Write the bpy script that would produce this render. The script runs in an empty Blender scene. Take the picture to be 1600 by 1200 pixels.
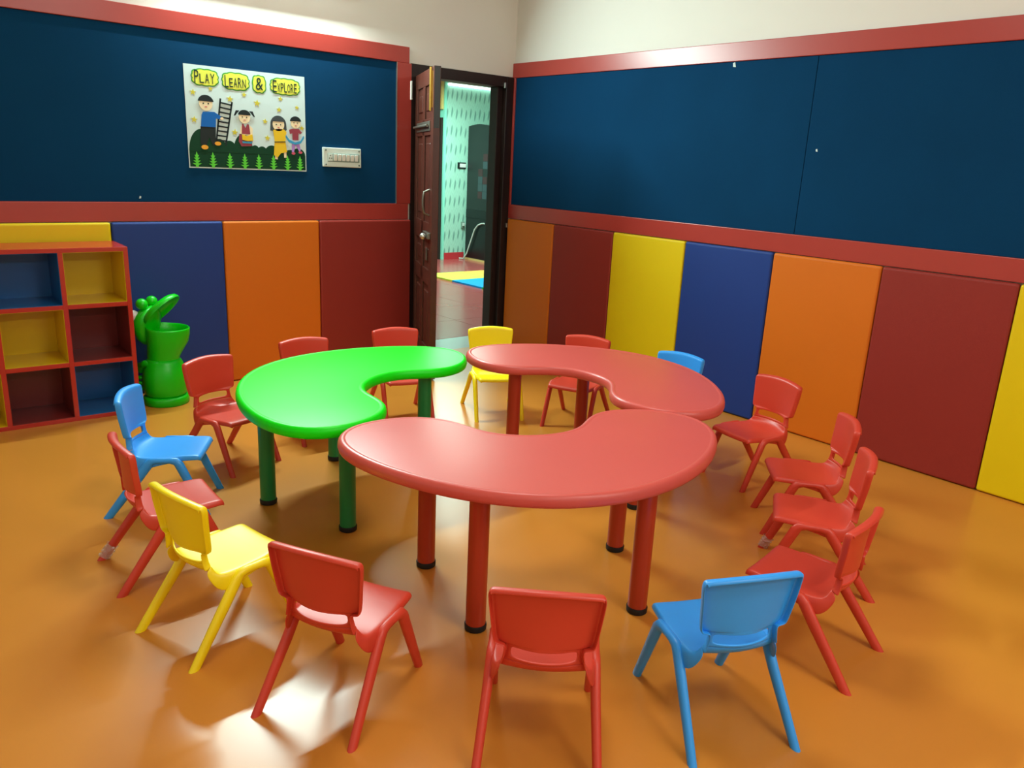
import bpy, bmesh, math, random
from mathutils import Vector, Matrix, noise
random.seed(7)
scene = bpy.context.scene
C = scene.collection

# ------------------------------------------------------------------ camera
cam_d = bpy.data.cameras.new('camera')
cam_d.sensor_width = 36.0
cam_d.lens = 1223.72 / 1600 * 36.0
cam_d.clip_start = 0.05
cam = bpy.data.objects.new('camera', cam_d)
C.objects.link(cam)
CAM_R = Vector((0.76340321, -0.64426845, 0.04619211))
CAM_U = Vector((0.1403592, 0.23526773, 0.96174237))
CAM_F = Vector((0.63048778, 0.72771372, -0.27003315))
m = Matrix.Identity(4)
for i in range(3):
    m[i][0] = CAM_R[i]; m[i][1] = CAM_U[i]; m[i][2] = -CAM_F[i]
m[0][3], m[1][3], m[2][3] = -4.0462, -4.8064, 1.4101
cam.matrix_world = m
scene.camera = cam

# ------------------------------------------------------------------ world, exposure, lights
w = bpy.data.worlds.new('world'); scene.world = w; w.use_nodes = True
w.node_tree.nodes['Background'].inputs[0].default_value = (0.75, 0.9, 1.0, 1)
w.node_tree.nodes['Background'].inputs[1].default_value = 0.15
vs = scene.view_settings
vs.view_transform = 'Standard'; vs.look = 'None'; vs.exposure = -0.08; vs.gamma = 1.0
vs.use_curve_mapping = False

ROOM_X, ROOM_Y, ROOM_Z = -5.6, -6.6, 2.9      # the room runs from the far corner (0,0) to here

def area(name, loc, direction, sx, sy, power, col):
    d = bpy.data.lights.new(name, 'AREA'); d.shape = 'RECTANGLE'; d.size = sx; d.size_y = sy
    d.energy = power; d.color = col
    o = bpy.data.objects.new(name, d); C.objects.link(o)
    o.location = loc
    o.rotation_euler = Vector(direction).to_track_quat('-Z', 'Y').to_euler()
    return o
# the lamps of the place (their housings are built further down at the same spots)
BATTENS = [  # (x, y, z, facing y, power, colour)
    (-1.95, -0.045, 2.415, -1, 100, (0.74, 1.0, 0.95)),
    (-1.9, ROOM_Y + 0.045, 2.53, 1, 22, (1.0, 0.97, 0.88)),
    (-4.2, ROOM_Y + 0.045, 2.53, 1, 14, (1.0, 0.97, 0.88)),
]
for bx_, by_, bz_, fy_, pw_, cl_ in BATTENS:
    area('tube_light_glow', (bx_, by_ + fy_ * 0.045, bz_ - 0.012), (0, fy_, -0.5 if fy_ < 0 else -0.35), 1.16, 0.035, pw_, cl_)
ROOM_PANELS = [(-2.45, -2.85, 20), (-2.45, -5.3, 18)]
for px_, py_, pw_ in ROOM_PANELS:
    area('ceiling_panel_glow', (px_, py_, ROOM_Z - 0.03), (0, 0, -1), 0.56, 0.56, pw_, (1.0, 0.98, 0.92))
HALL_PANELS = [(0.6, 1.6, 38), (1.9, 3.6, 115)]
for hx_, hy_, hp_ in HALL_PANELS:
    area('hall_panel_glow', (hx_, hy_, 2.44), (0, 0, -1), 0.9, 0.9, hp_, (0.66, 1.0, 0.88))

# ------------------------------------------------------------------ materials
def srgb(r, g, b):
    f = lambda c: (c / 255 / 12.92) if c / 255 <= 0.04045 else ((c / 255 + 0.055) / 1.055) ** 2.4
    return (f(r), f(g), f(b), 1.0)

def mat(name, col, rough=0.45, spec=0.5, metal=0.0, var=0.0, vscale=6.0, bump=0.0, bscale=80.0, coat=0.0, sheen=0.0, emit=0.0, trans=0.0, alpha=1.0):
    m = bpy.data.materials.new(name); m.use_nodes = True
    nt = m.node_tree; b = nt.nodes['Principled BSDF']
    b.inputs['Base Color'].default_value = col
    b.inputs['Roughness'].default_value = rough
    b.inputs['Specular IOR Level'].default_value = spec
    b.inputs['Metallic'].default_value = metal
    b.inputs['Coat Weight'].default_value = coat
    b.inputs['Coat Roughness'].default_value = 0.15
    b.inputs['Sheen Weight'].default_value = sheen
    b.inputs['Transmission Weight'].default_value = trans
    b.inputs['Alpha'].default_value = alpha
    if emit:
        b.inputs['Emission Color'].default_value = col
        b.inputs['Emission Strength'].default_value = emit
    if var or bump:
        tc = nt.nodes.new('ShaderNodeTexCoord')
    if var:
        n = nt.nodes.new('ShaderNodeTexNoise'); n.inputs['Scale'].default_value = vscale; n.inputs['Detail'].default_value = 6
        nt.links.new(tc.outputs['Object'], n.inputs['Vector'])
        mx = nt.nodes.new('ShaderNodeMix'); mx.data_type = 'RGBA'
        mx.inputs[6].default_value = tuple(c * (1 - var) for c in col[:3]) + (1,)
        mx.inputs[7].default_value = tuple(min(1, c * (1 + var)) for c in col[:3]) + (1,)
        nt.links.new(n.outputs['Fac'], mx.inputs[0]); nt.links.new(mx.outputs[2], b.inputs['Base Color'])
    if bump:
        n2 = nt.nodes.new('ShaderNodeTexNoise'); n2.inputs['Scale'].default_value = bscale; n2.inputs['Detail'].default_value = 4
        nt.links.new(tc.outputs['Object'], n2.inputs['Vector'])
        bp = nt.nodes.new('ShaderNodeBump'); bp.inputs['Strength'].default_value = bump; bp.inputs['Distance'].default_value = 0.004
        nt.links.new(n2.outputs['Fac'], bp.inputs['Height']); nt.links.new(bp.outputs['Normal'], b.inputs['Normal'])
    return m

M = {}
M['floor'] = mat('orange_vinyl', srgb(206, 132, 48), 0.29, 0.5, var=0.05, vscale=2.5)
M['wall'] = mat('white_paint', srgb(226, 220, 212), 0.7, 0.3, var=0.015, vscale=3)
M['ceiling'] = mat('white_ceiling', srgb(232, 230, 224), 0.8, 0.2)
M['red_laminate'] = mat('red_laminate', srgb(170, 58, 50), 0.32, 0.5, var=0.04, vscale=4)
M['felt'] = mat('navy_felt', srgb(7, 56, 92), 0.95, 0.1, var=0.16, vscale=2.2, bump=0.25, bscale=420, sheen=0.0)
for k, c in dict(pad_yellow=(226, 196, 0), pad_blue=(22, 56, 130), pad_orange=(212, 108, 14), pad_maroon=(142, 42, 34)).items():
    M[k] = mat(k + '_vinyl', srgb(*c), 0.5, 0.35, var=0.04, vscale=3, bump=0.12, bscale=300)
M['chair_red'] = mat('red_plastic', srgb(205, 62, 42), 0.4, 0.5, var=0.03, vscale=8)
M['chair_yellow'] = mat('yellow_plastic', srgb(250, 226, 10), 0.38, 0.5, var=0.02, vscale=8)
M['chair_blue'] = mat('blue_plastic', srgb(48, 156, 244), 0.38, 0.5, var=0.02, vscale=8)
M['table_red'] = mat('red_table_plastic', srgb(206, 84, 75), 0.37, 0.5, var=0.04, vscale=5, bump=0.05, bscale=200)
M['table_green'] = mat('green_table_plastic', srgb(0, 226, 2), 0.4, 0.3, var=0.02, vscale=5, bump=0.05, bscale=200)
M['leg_red'] = mat('red_leg_tube', srgb(172, 54, 30), 0.3, 0.5)
M['leg_green'] = mat('green_leg_tube', srgb(10, 128, 66), 0.3, 0.5)
M['rubber'] = mat('black_rubber', srgb(18, 18, 18), 0.55, 0.4)
M['bin_green'] = mat('bin_green_plastic', srgb(0, 196, 10), 0.35, 0.5, var=0.03, vscale=9)
M['bin_dark'] = mat('bin_pupil', srgb(10, 14, 10), 0.3)
M['white_plastic'] = mat('white_plastic', srgb(232, 234, 228), 0.4)
M['shelf_red'] = mat('shelf_red_laminate', srgb(182, 46, 34), 0.25, 0.5, var=0.03, vscale=5)
M['lam_yellow'] = mat('yellow_lining', srgb(222, 186, 4), 0.3, 0.45)
M['lam_blue'] = mat('blue_lining', srgb(4, 92, 156), 0.3, 0.45)
M['lam_maroon'] = mat('maroon_lining', srgb(118, 30, 26), 0.3, 0.45)
M['wood'] = mat('dark_wood', srgb(74, 36, 26), 0.4, 0.45, var=0.3, vscale=14)
M['frame_wood'] = mat('dark_frame_wood', srgb(40, 25, 22), 0.45, 0.4, var=0.25, vscale=14)
M['brass'] = mat('brass', srgb(214, 178, 84), 0.3, 0.5, metal=0.9)
M['aged_steel'] = mat('aged_steel', srgb(120, 116, 106), 0.45, 0.5, metal=0.8)
M['steel'] = mat('steel', srgb(190, 188, 180), 0.3, 0.5, metal=0.9)
M['switch'] = mat('switch_plate', srgb(214, 224, 214), 0.35)
M['switch_dark'] = mat('switch_grey', srgb(120, 140, 128), 0.4)
M['screw'] = mat('screw_grey', srgb(96, 118, 108), 0.4, metal=0.5)
M['tube'] = mat('lamp_diffuser', (0.9, 1.0, 0.97, 1), 0.4, emit=4.0)
M['panel_glow'] = mat('hall_lamp_diffuser', (0.75, 1.0, 0.93, 1), 0.4, emit=4.0)
M['marble'] = mat('white_marble', srgb(214, 224, 222), 0.15, 0.5, var=0.04, vscale=5)
M['hall_tile'] = mat('red_floor_tile', srgb(176, 84, 82), 0.2, 1.0, var=0.06, vscale=3)
M['grout'] = mat('tile_grout', srgb(120, 84, 84), 0.7)
M['skirting'] = mat('red_skirting', srgb(196, 52, 60), 0.35)
M['mint'] = mat('mint_paint', srgb(140, 224, 200), 0.6)
M['hall_wall'] = mat('pale_paint', srgb(190, 224, 212), 0.7)
M['pine'] = mat('pale_wood', srgb(206, 180, 112), 0.5, var=0.1, vscale=10)
M['dark_unit'] = mat('dark_grey_board', srgb(26, 32, 32), 0.4, var=0.08, vscale=6)
M['black_unit'] = mat('black_board', srgb(12, 15, 17), 0.35)
M['tile_maroon'] = mat('maroon_square', srgb(58, 32, 36), 0.4)
M['tile_grey'] = mat('grey_square', srgb(50, 66, 70), 0.4)
M['cable'] = mat('grey_cable', srgb(190, 204, 196), 0.5)
M['dark_plastic'] = mat('dark_plastic', srgb(22, 34, 34), 0.4)
for k, c in dict(mat_yellow=(206, 226, 84), mat_orange=(226, 176, 84), mat_blue=(0, 150, 220), mat_green=(0, 190, 70)).items():
    M[k] = mat(k + '_foam', srgb(*c), 0.7, 0.3)
M['tape'] = mat('clear_tape', srgb(214, 205, 196), 0.15, 0.6, alpha=0.45)
# poster papers
for k, c in dict(paper=(206, 222, 222), cloud=(226, 226, 84), outline=(70, 150, 60), ink=(24, 52, 44), hair=(30, 38, 40), hair_grey=(66, 72, 74), skin=(238, 214, 176),
                 p_blue=(20, 96, 176), p_black=(34, 40, 40), p_maroon=(150, 62, 74), p_yellow=(232, 188, 40), p_gold=(206, 190, 60), p_purple=(178, 132, 206), p_pink=(206, 86, 106),
                 p_orange=(232, 160, 52), bush=(8, 58, 34), leaf=(96, 204, 62), p_sky=(60, 150, 190)).items():
    M[k] = mat('paper_' + k, srgb(*c), 0.75, 0.25)

def wallpaper():
    m = bpy.data.materials.new('mint_wave_wallpaper'); m.use_nodes = True
    nt = m.node_tree; b = nt.nodes['Principled BSDF']; b.inputs['Roughness'].default_value = 0.6
    tc = nt.nodes.new('ShaderNodeTexCoord'); sep = nt.nodes.new('ShaderNodeSeparateXYZ'); nt.links.new(tc.outputs['Object'], sep.inputs[0])
    def math_(op, a, b_=None):
        n = nt.nodes.new('ShaderNodeMath'); n.operation = op
        for i, v in enumerate((a, b_)):
            if v is None: continue
            if isinstance(v, (int, float)): n.inputs[i].default_value = v
            else: nt.links.new(v, n.inputs[i])
        return n.outputs[0]
    X, Z = sep.outputs[0], sep.outputs[2]
    u = math_('DIVIDE', X, 0.083)
    col = math_('FLOOR', u)
    odd = math_('MODULO', math_('ABSOLUTE', col), 2.0)
    zz = math_('ADD', math_('DIVIDE', Z, 0.245), math_('MULTIPLY', odd, 0.1))
    fz = math_('SUBTRACT', math_('FRACT', zz), 0.5)
    fu = math_('SUBTRACT', math_('FRACT', u), 0.5)
    wob = math_('MULTIPLY', math_('SINE', math_('MULTIPLY', zz, 6.2832)), 0.07)
    fu2 = math_('ADD', fu, wob)
    e = math_('ADD', math_('POWER', math_('ABSOLUTE', math_('DIVIDE', fu2, 0.2)), 2.0), math_('POWER', math_('ABSOLUTE', math_('DIVIDE', fz, 0.36)), 2.0))
    mask = nt.nodes.new('ShaderNodeMapRange'); mask.inputs[1].default_value = 0.35; mask.inputs[2].default_value = 1.0
    mask.inputs[3].default_value = 1.0; mask.inputs[4].default_value = 0.0
    nt.links.new(e, mask.inputs[0])
    wav = math_('MULTIPLY', math_('ADD', math_('SINE', math_('MULTIPLY', math_('ADD', u, math_('MULTIPLY', wob, 3.0)), 18.85)), 1.0), 0.09)
    fac = math_('MAXIMUM', math_('MULTIPLY', mask.outputs[0], 0.7), wav)
    mx = nt.nodes.new('ShaderNodeMix'); mx.data_type = 'RGBA'
    mx.inputs[6].default_value = srgb(176, 226, 206); mx.inputs[7].default_value = srgb(66, 120, 112)
    nt.links.new(fac, mx.inputs[0]); nt.links.new(mx.outputs[2], b.inputs['Base Color'])
    return m
M['wallpaper'] = wallpaper()

# ------------------------------------------------------------------ helpers
def link(name, me, material, parent=None, smooth=False, loc=None):
    if material and not me.materials: me.materials.append(M[material])
    o = bpy.data.objects.new(name, me); C.objects.link(o)
    if parent: o.parent = parent
    if loc: o.location = loc
    if smooth:
        for p in me.polygons: p.use_smooth = True
    return o

def bmesh_obj(name, bm, material, parent=None, smooth=False, loc=None, angle=None):
    bmesh.ops.recalc_face_normals(bm, faces=bm.faces[:])
    me = bpy.data.meshes.new(name); bm.to_mesh(me); bm.free()
    if angle is not None:
        for p in me.polygons: p.use_smooth = True
        me.set_sharp_from_angle(angle=math.radians(angle))
    return link(name, me, material, parent, smooth, loc)

def tag(o, label, cat, group=None):
    o['label'] = label; o['category'] = cat
    if group: o['group'] = group
    return o

def struct(o, label=None):
    o['kind'] = 'structure'
    if label: o['label'] = label
    return o

def empty(name, loc, rz=0.0):
    o = bpy.data.objects.new(name, None); C.objects.link(o)
    o.location = loc; o.rotation_euler = (0, 0, rz); o.empty_display_size = 0.1
    return o

def add_box(bm, x0, x1, y0, y1, z0, z1, bevel=0.0, seg=2):
    r = bmesh.ops.create_cube(bm, size=1.0)
    vs_ = r['verts']
    for v in vs_:
        v.co = Vector(((x0 + x1) / 2 + v.co.x * (x1 - x0), (y0 + y1) / 2 + v.co.y * (y1 - y0), (z0 + z1) / 2 + v.co.z * (z1 - z0)))
    if bevel:
        es = list({e for v in vs_ for e in v.link_edges})
        bmesh.ops.bevel(bm, geom=es, offset=bevel, segments=seg, profile=0.5, affect='EDGES')
    return bm

def box(name, x0, x1, y0, y1, z0, z1, material, parent=None, bevel=0.0, seg=2, local=True):
    """box whose own origin sits at its middle foot; coordinates are in the parent's frame"""
    bm = bmesh.new(); cx, cy = (x0 + x1) / 2, (y0 + y1) / 2
    add_box(bm, x0 - cx, x1 - cx, y0 - cy, y1 - cy, 0, z1 - z0, bevel, seg)
    return bmesh_obj(name, bm, material, parent, loc=(cx, cy, z0))

def add_sweep(bm, pts, rads, n=10, flat_end=False, squash=None, caps=True):
    """tube through pts; rads are radii (or (ra, rb)); returns nothing"""
    pts = [Vector(p) for p in pts]; rings = []
    up = Vector((1, 0, 0))
    for i, p in enumerate(pts):
        a = pts[max(i - 1, 0)]; b = pts[min(i + 1, len(pts) - 1)]
        t = (b - a).normalized()
        s = up - t * up.dot(t)
        if s.length < 1e-4: s = Vector((0, 1, 0)) - t * t.y
        s.normalize(); q = t.cross(s)
        r = rads[i]; ra, rb = r if isinstance(r, tuple) else (r, r)
        ring = []
        for k in range(n):
            an = 2 * math.pi * (k + 0.5) / n
            co = p + s * (ra * math.cos(an)) + q * (rb * math.sin(an))
            if flat_end and i == len(pts) - 1:
                d = t
                if abs(d.z) > 1e-4: co = co - d * ((co.z - p.z) / d.z)
            ring.append(bm.verts.new(co))
        rings.append(ring)
    for a, b in zip(rings, rings[1:]):
        for k in range(n): bm.faces.new((a[k], a[(k + 1) % n], b[(k + 1) % n], b[k]))
    if caps:
        bm.faces.new(rings[0][::-1]); bm.faces.new(rings[-1])

def sweep(name, pts, rads, material, parent=None, n=10, **kw):
    bm = bmesh.new(); add_sweep(bm, pts, rads, n, **kw)
    return bmesh_obj(name, bm, material, parent, angle=60)

def add_lathe(bm, prof, n=28, squash=(1, 1), cap=True, centre=(0, 0)):
    rings = []
    for r, z in prof:
        rings.append([bm.verts.new((centre[0] + r * squash[0] * math.cos(2 * math.pi * k / n), centre[1] + r * squash[1] * math.sin(2 * math.pi * k / n), z)) for k in range(n)])
    for a, b in zip(rings, rings[1:]):
        for k in range(n): bm.faces.new((a[k], a[(k + 1) % n], b[(k + 1) % n], b[k]))
    if cap:
        bm.faces.new(rings[0][::-1]); bm.faces.new(rings[-1])
    return rings

def add_prism(bm, poly, d0, d1, axis='y'):
    """extrude a flat outline (a,b) between depths d0 and d1; axis = extrusion axis"""
    def P(a, b, d): return (a, d, b) if axis == 'y' else ((d, a, b) if axis == 'x' else (a, b, d))
    f = [bm.verts.new(P(a, b, d0)) for a, b in poly]; k = [bm.verts.new(P(a, b, d1)) for a, b in poly]
    bm.faces.new(f); bm.faces.new(k[::-1]); n = len(poly)
    for i in range(n): bm.faces.new((f[i], k[i], k[(i + 1) % n], f[(i + 1) % n]))

def bake(o):
    """apply an object's modifiers into plain mesh data"""
    dg = bpy.context.evaluated_depsgraph_get()
    me = bpy.data.meshes.new_from_object(o.evaluated_get(dg))
    o.modifiers.clear(); o.data = me
    for p in me.polygons: p.use_smooth = True
    return o

def copy_tree(o, parent=None):
    c = o.copy(); C.objects.link(c); c.parent = parent
    for ch in list(o.children): copy_tree(ch, c)
    return c

# ------------------------------------------------------------------ the room
bm = bmesh.new(); add_box(bm, ROOM_X, 0.0, ROOM_Y, 0.0, -0.1, 0.0)
struct(bmesh_obj('floor', bm, 'floor'), 'glossy orange vinyl floor')
bm = bmesh.new(); add_box(bm, ROOM_X - 0.2, 0.2, ROOM_Y - 0.2, 0.2, ROOM_Z, ROOM_Z + 0.15)
struct(bmesh_obj('ceiling', bm, 'ceiling'))
DX0, DX1, DZ = -0.925, -0.012, 2.035          # door opening in the left wall, at its outer frame
bm = bmesh.new()
add_box(bm, ROOM_X, DX0, 0.0, 0.2, -0.1, ROOM_Z)
add_box(bm, DX0, DX1, 0.0, 0.2, DZ, ROOM_Z)
add_box(bm, DX1, 0.2, 0.0, 0.2, -0.1, ROOM_Z)
struct(bmesh_obj('wall_left', bm, 'wall'), 'white wall with the long navy board and the doorway')
bm = bmesh.new(); add_box(bm, 0.0, 0.2, ROOM_Y - 0.2, 0.0, -0.1, ROOM_Z)
struct(bmesh_obj('wall_right', bm, 'wall'))
bm = bmesh.new(); add_box(bm, ROOM_X - 0.2, 0.0, ROOM_Y - 0.2, ROOM_Y, -0.1, ROOM_Z)
struct(bmesh_obj('wall_near', bm, 'wall'))
bm = bmesh.new(); add_box(bm, ROOM_X - 0.2, ROOM_X, ROOM_Y, 0.2, -0.1, ROOM_Z)
struct(bmesh_obj('wall_far_left', bm, 'wall'))

# ------------------------------------------------------------------ door 1: frame and open leaf
bm = bmesh.new(); add_box(bm, -0.925, -0.915 + 0.06, -0.012, 0.12, 0, DZ - 0.002, 0.004)
fr = empty('door_1', (0, 0, 0)); struct(fr, 'dark wooden door frame in the corner')
bmesh_obj('frame_post', bm, 'frame_wood', fr)
bm = bmesh.new(); add_box(bm, -0.085, -0.014, -0.012, 0.12, 0, DZ - 0.002, 0.004); add_box(bm, -0.135, -0.085, 0.03, 0.12, 0, DZ - 0.075, 0.004)
bmesh_obj('frame_post', bm, 'frame_wood', fr)
bm = bmesh.new(); add_box(bm, -0.855, -0.0855, -0.012, 0.12, DZ - 0.075, DZ - 0.002, 0.004)
bmesh_obj('frame_head', bm, 'frame_wood', fr)
box('latch_plate', -0.045, -0.018, -0.03, -0.0125, 0.93, 0.965, 'steel', fr, 0.003)
box('latch_hook', -0.115, -0.1, -0.028, -0.0125, DZ - 0.085, DZ - 0.045, 'steel', fr, 0.003)

HX, HY = -0.872, -0.02
FX, FY = -1.172, -0.675
LW = math.hypot(FX - HX, FY - HY)
leaf = empty('door_leaf', (HX, HY, 0), math.atan2(FY - HY, FX - HX))
tag(leaf, 'dark brown panelled wooden door standing open into the room', 'door')
# leaf frame: +x runs to the free edge, the side seen from the room is -y (towards the left board)
side = -1
TH = 0.042
LZ = 1.955
st = 0.095
bm = bmesh.new()
rails = [(0.02, 0.20), (0.62, 0.72), (0.90, 1.02), (1.56, 1.66), (1.86, LZ)]
add_box(bm, 0, st, -TH / 2, TH / 2, 0.012, LZ, 0.003)
add_box(bm, LW - st, LW, -TH / 2, TH / 2, 0.012, LZ, 0.003)
for a, b in rails: add_box(bm, st, LW - st, -TH / 2, TH / 2, max(a, 0.012), b, 0.003)
add_box(bm, LW / 2 - 0.04, LW / 2 + 0.04, -TH / 2, TH / 2, 0.2, 1.86, 0.003)
bmesh_obj('stile_frame', bm, 'wood', leaf)
for (a, b), (c, d) in zip(rails, rails[1:]):
    for x0, x1 in ((st, LW / 2 - 0.04), (LW / 2 + 0.04, LW - st)):
        bm = bmesh.new(); add_box(bm, x0, x1, -TH * 0.25, TH * 0.25, b, c)
        add_box(bm, x0 + 0.03, x1 - 0.03, -TH * 0.42, TH * 0.42, b + 0.04, c - 0.04, 0.012, 1)
        bmesh_obj('door_panel', bm, 'wood', leaf)
ys = -TH / 2 if True else 0
def both(y): return y
# hardware on the face seen from the room
FACE = 1.0    # sign of the leaf's local y that faces the left board
n_ = Vector((-(FY - HY), FX - HX)) / LW          # local +y in world
if n_.dot(Vector((-4.05 - HX, -4.8 - HY))) < 0: FACE = -1.0
def fy(d): return FACE * (TH / 2 + d)
sweep('tower_bolt', [(LW - 0.045, fy(0.012), 1.70), (LW - 0.045, fy(0.012), 1.95)], [0.008, 0.008], 'brass', leaf, 8)
box('bolt_plate', LW - 0.054, LW - 0.036, min(fy(0), fy(0.005)), max(fy(0), fy(0.005)), 1.72, 1.93, 'brass', leaf)
al = box('latch_plate', 0.10, LW - 0.10, min(fy(0), fy(0.006)), max(fy(0), fy(0.006)), 1.585, 1.645, 'aged_steel', leaf, 0.002)
sweep('latch_bolt', [(0.06, fy(0.016), 1.617), (LW - 0.12, fy(0.016), 1.617)], [0.009, 0.009], 'aged_steel', leaf, 8)
sweep('pull_handle', [(LW - 0.09, fy(0), 1.07), (LW - 0.09, fy(0.035), 1.085), (LW - 0.09, fy(0.042), 1.13), (LW - 0.09, fy(0.042), 1.17), (LW - 0.09, fy(0.035), 1.215), (LW - 0.09, fy(0), 1.23)], [0.007] * 6, 'aged_steel', leaf, 8)
box('lock_case', LW - 0.22, LW - 0.03, min(fy(0), fy(0.02)), max(fy(0), fy(0.02)), 0.925, 0.965, 'aged_steel', leaf, 0.004)
bm = bmesh.new(); bmesh.ops.create_uvsphere(bm, u_segments=14, v_segments=8, radius=0.022, matrix=Matrix.Translation((LW - 0.085, fy(0.04), 0.94)))
bmesh_obj('lock_knob', bm, 'steel', leaf, smooth=True)
box('hasp', LW - 0.15, LW - 0.135, min(fy(0), fy(0.01)), max(fy(0), fy(0.01)), 0.78, 0.86, 'aged_steel', leaf, 0.002)
box('door_stop', LW - 0.10, LW - 0.05, min(fy(0), fy(0.03)), max(fy(0), fy(0.03)), 0.16, 0.185, 'brass', leaf, 0.003)
bm = bmesh.new(); add_box(bm, LW, LW + 0.0015, -TH / 2 + 0.004, TH / 2 - 0.004, 1.6, LZ - 0.003)
bmesh_obj('edge_strip', bm, 'dark_plastic', leaf)
tag(box('door_bracket', -0.94, -0.928, -0.03, -0.001, 1.80, 1.92, 'white_plastic', None, 0.002), 'small white bracket on the wall beside the door hinge', 'bracket')

# ------------------------------------------------------------------ notice boards
TX = 0.022
Z0, ZA, ZB, Z1 = 1.002, 1.1084, 2.0292, 2.131
nb = empty('notice_board', (-3.0, 0, Z0))
tag(nb, 'navy felt board with red border, holding the poster and switches', 'notice board', 'wall boards')
LX0 = -4.95
def lb(name, x0, x1, z0, z1, t0, t1, mt, bev=0.003):
    bm = bmesh.new(); add_box(bm, x0 + 3.0, x1 + 3.0, -t1, -t0, z0 - Z0, z1 - Z0, bev)
    return bmesh_obj(name, bm, mt, nb)
lb('felt_panel', LX0 + 0.09, -1.0475, ZA + 0.0005, ZB - 0.0005, 0.001, 0.012, 'felt', 0.002)
lb('border_strip', LX0, -0.948, ZB, Z1, 0.001, TX, 'red_laminate')
lb('border_strip', LX0, -0.948, Z0, ZA, 0.001, TX, 'red_laminate')
lb('border_strip', -1.0455, -0.93, ZA + 0.0003, ZB - 0.0003, 0.001, TX, 'red_laminate')
lb('border_strip', LX0, LX0 + 0.088, ZA + 0.0003, ZB - 0.0003, 0.001, TX, 'red_laminate')
lb('edge_trim', -1.0475, -1.0445, ZA, ZB, 0.001, TX + 0.002, 'steel', 0.0)
nr = empty('notice_board', (0, -3.0, Z0))
tag(nr, 'long navy felt board with red border and nothing pinned on it', 'notice board', 'wall boards')
RY0 = -6.3
def rb(name, y0, y1, z0, z1, t0, t1, mt, bev=0.003):
    bm = bmesh.new(); add_box(bm, -t1, -t0, y0 + 3.0, y1 + 3.0, z0 - Z0, z1 - Z0, bev)
    return bmesh_obj(name, bm, mt, nr)
rb('felt_panel', -2.464, -0.036, ZA + 0.0005, ZB - 0.0005, 0.001, 0.012, 'felt', 0.002)
rb('felt_panel', RY0 + 0.09, -2.467, ZA + 0.0005, ZB - 0.0005, 0.001, 0.012, 'felt', 0.002)
rb('border_strip', RY0, -0.002, ZB, Z1, 0.001, TX, 'red_laminate')
rb('border_strip', RY0, -0.016, Z0, ZA, 0.001, TX, 'red_laminate')
rb('border_strip', -0.0355, -0.016, ZA + 0.0003, ZB - 0.0003, 0.001, TX, 'red_laminate')
rb('border_strip', RY0, RY0 + 0.088, ZA + 0.0003, ZB - 0.0003, 0.001, TX, 'red_laminate')
# bits left on the felt
for nm, x, z, ob, lab in (('paper_scrap', -1.951, 2.012, 'r', 'tiny white paper scrap near the top of the empty board'), ('paper_scrap', -2.72, 1.135, 'l', 'tiny white paper scrap near the bottom of the poster board'), ('paper_scrap', -2.53, 1.555, 'r', 'tiny pale fleck in the middle of the empty board')):
    s = 0.011 if ob == 'r' and z > 1.9 else 0.006
    bm = bmesh.new()
    poly = [(-s, -s * 1.2), (s * 0.7, -s), (s, s * 0.9), (-s * 0.2, s * 1.3)]
    add_prism(bm, poly, -0.0022 - 0.012, -0.0122, 'y' if ob == 'l' else 'x')
    o = bmesh_obj(nm, bm, 'paper', None, loc=(x, 0, z) if ob == 'l' else (0, x, z)); tag(o, lab, 'paper scrap')

# ------------------------------------------------------------------ padded wall panels
def pad(width, height, thick, material, world):
    """upholstered panel, its back on the plane y=0 and its face towards -y; world(obj) places it"""
    bm = bmesh.new()
    nx, nz = 6, 10
    def prof(t, e=0.03):
        return t
    add_box(bm, -width / 2, width / 2, -thick, 0, 0, height, 0.012, 4)
    o = bmesh_obj('padded_panel', bm, material, None)
    world(o); return o
cols = {'pad_yellow': 'yellow', 'pad_blue': 'blue', 'pad_orange': 'orange', 'pad_maroon': 'maroon'}
left_pads = [(-4.14, -3.512, 'pad_maroon', 'maroon padded wall panel left of the yellow panel behind the cube shelf'), (-3.508, -2.891, 'pad_yellow', 'yellow padded wall panel behind the cube shelf'), (-2.888, -2.272, 'pad_blue', 'blue padded wall panel behind the green bin'),
             (-2.269, -1.64, 'pad_orange', 'orange padded wall panel between blue panel and maroon panel under the poster board'), (-1.637, -0.932, 'pad_maroon', 'maroon padded wall panel left of the open door')]
for x0, x1, mt, lab in left_pads:
    def place(o, x0=x0, x1=x1): o.location = ((x0 + x1) / 2, -0.002, 0.004)
    tag(pad(x1 - x0, 0.994, 0.036, mt, place), lab, 'wall pad', 'padded wall panels')
right_pads = [(-0.554, -0.03, 'pad_orange', 'narrow orange padded wall panel in the corner beside the door frame'), (-1.144, -0.558, 'pad_maroon', 'maroon padded wall panel between corner orange panel and yellow panel'),
              (-1.752, -1.148, 'pad_yellow', 'yellow padded wall panel between maroon panel and blue panel on the right wall'), (-2.369, -1.756, 'pad_blue', 'blue padded wall panel on the right wall behind the blue chair'),
              (-2.989, -2.373, 'pad_orange', 'orange padded wall panel on the right wall between blue and maroon panels'), (-3.614, -2.993, 'pad_maroon', 'maroon padded wall panel near the right edge beside the last yellow panel'),
              (-4.235, -3.618, 'pad_yellow', 'yellow padded wall panel cut off by the right edge of the view'),
              (-4.856, -4.239, 'pad_blue', 'blue padded wall panel beyond the last yellow panel on the right wall'), (-5.477, -4.86, 'pad_orange', 'orange padded wall panel at the camera end of the right wall')]
for y0, y1, mt, lab in right_pads:
    def place(o, y0=y0, y1=y1):
        o.rotation_euler = (0, 0, -math.pi / 2); o.location = (-0.002, (y0 + y1) / 2, 0.004)
    tag(pad(y1 - y0, 0.994, 0.036, mt, place), lab, 'wall pad', 'padded wall panels')

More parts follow.
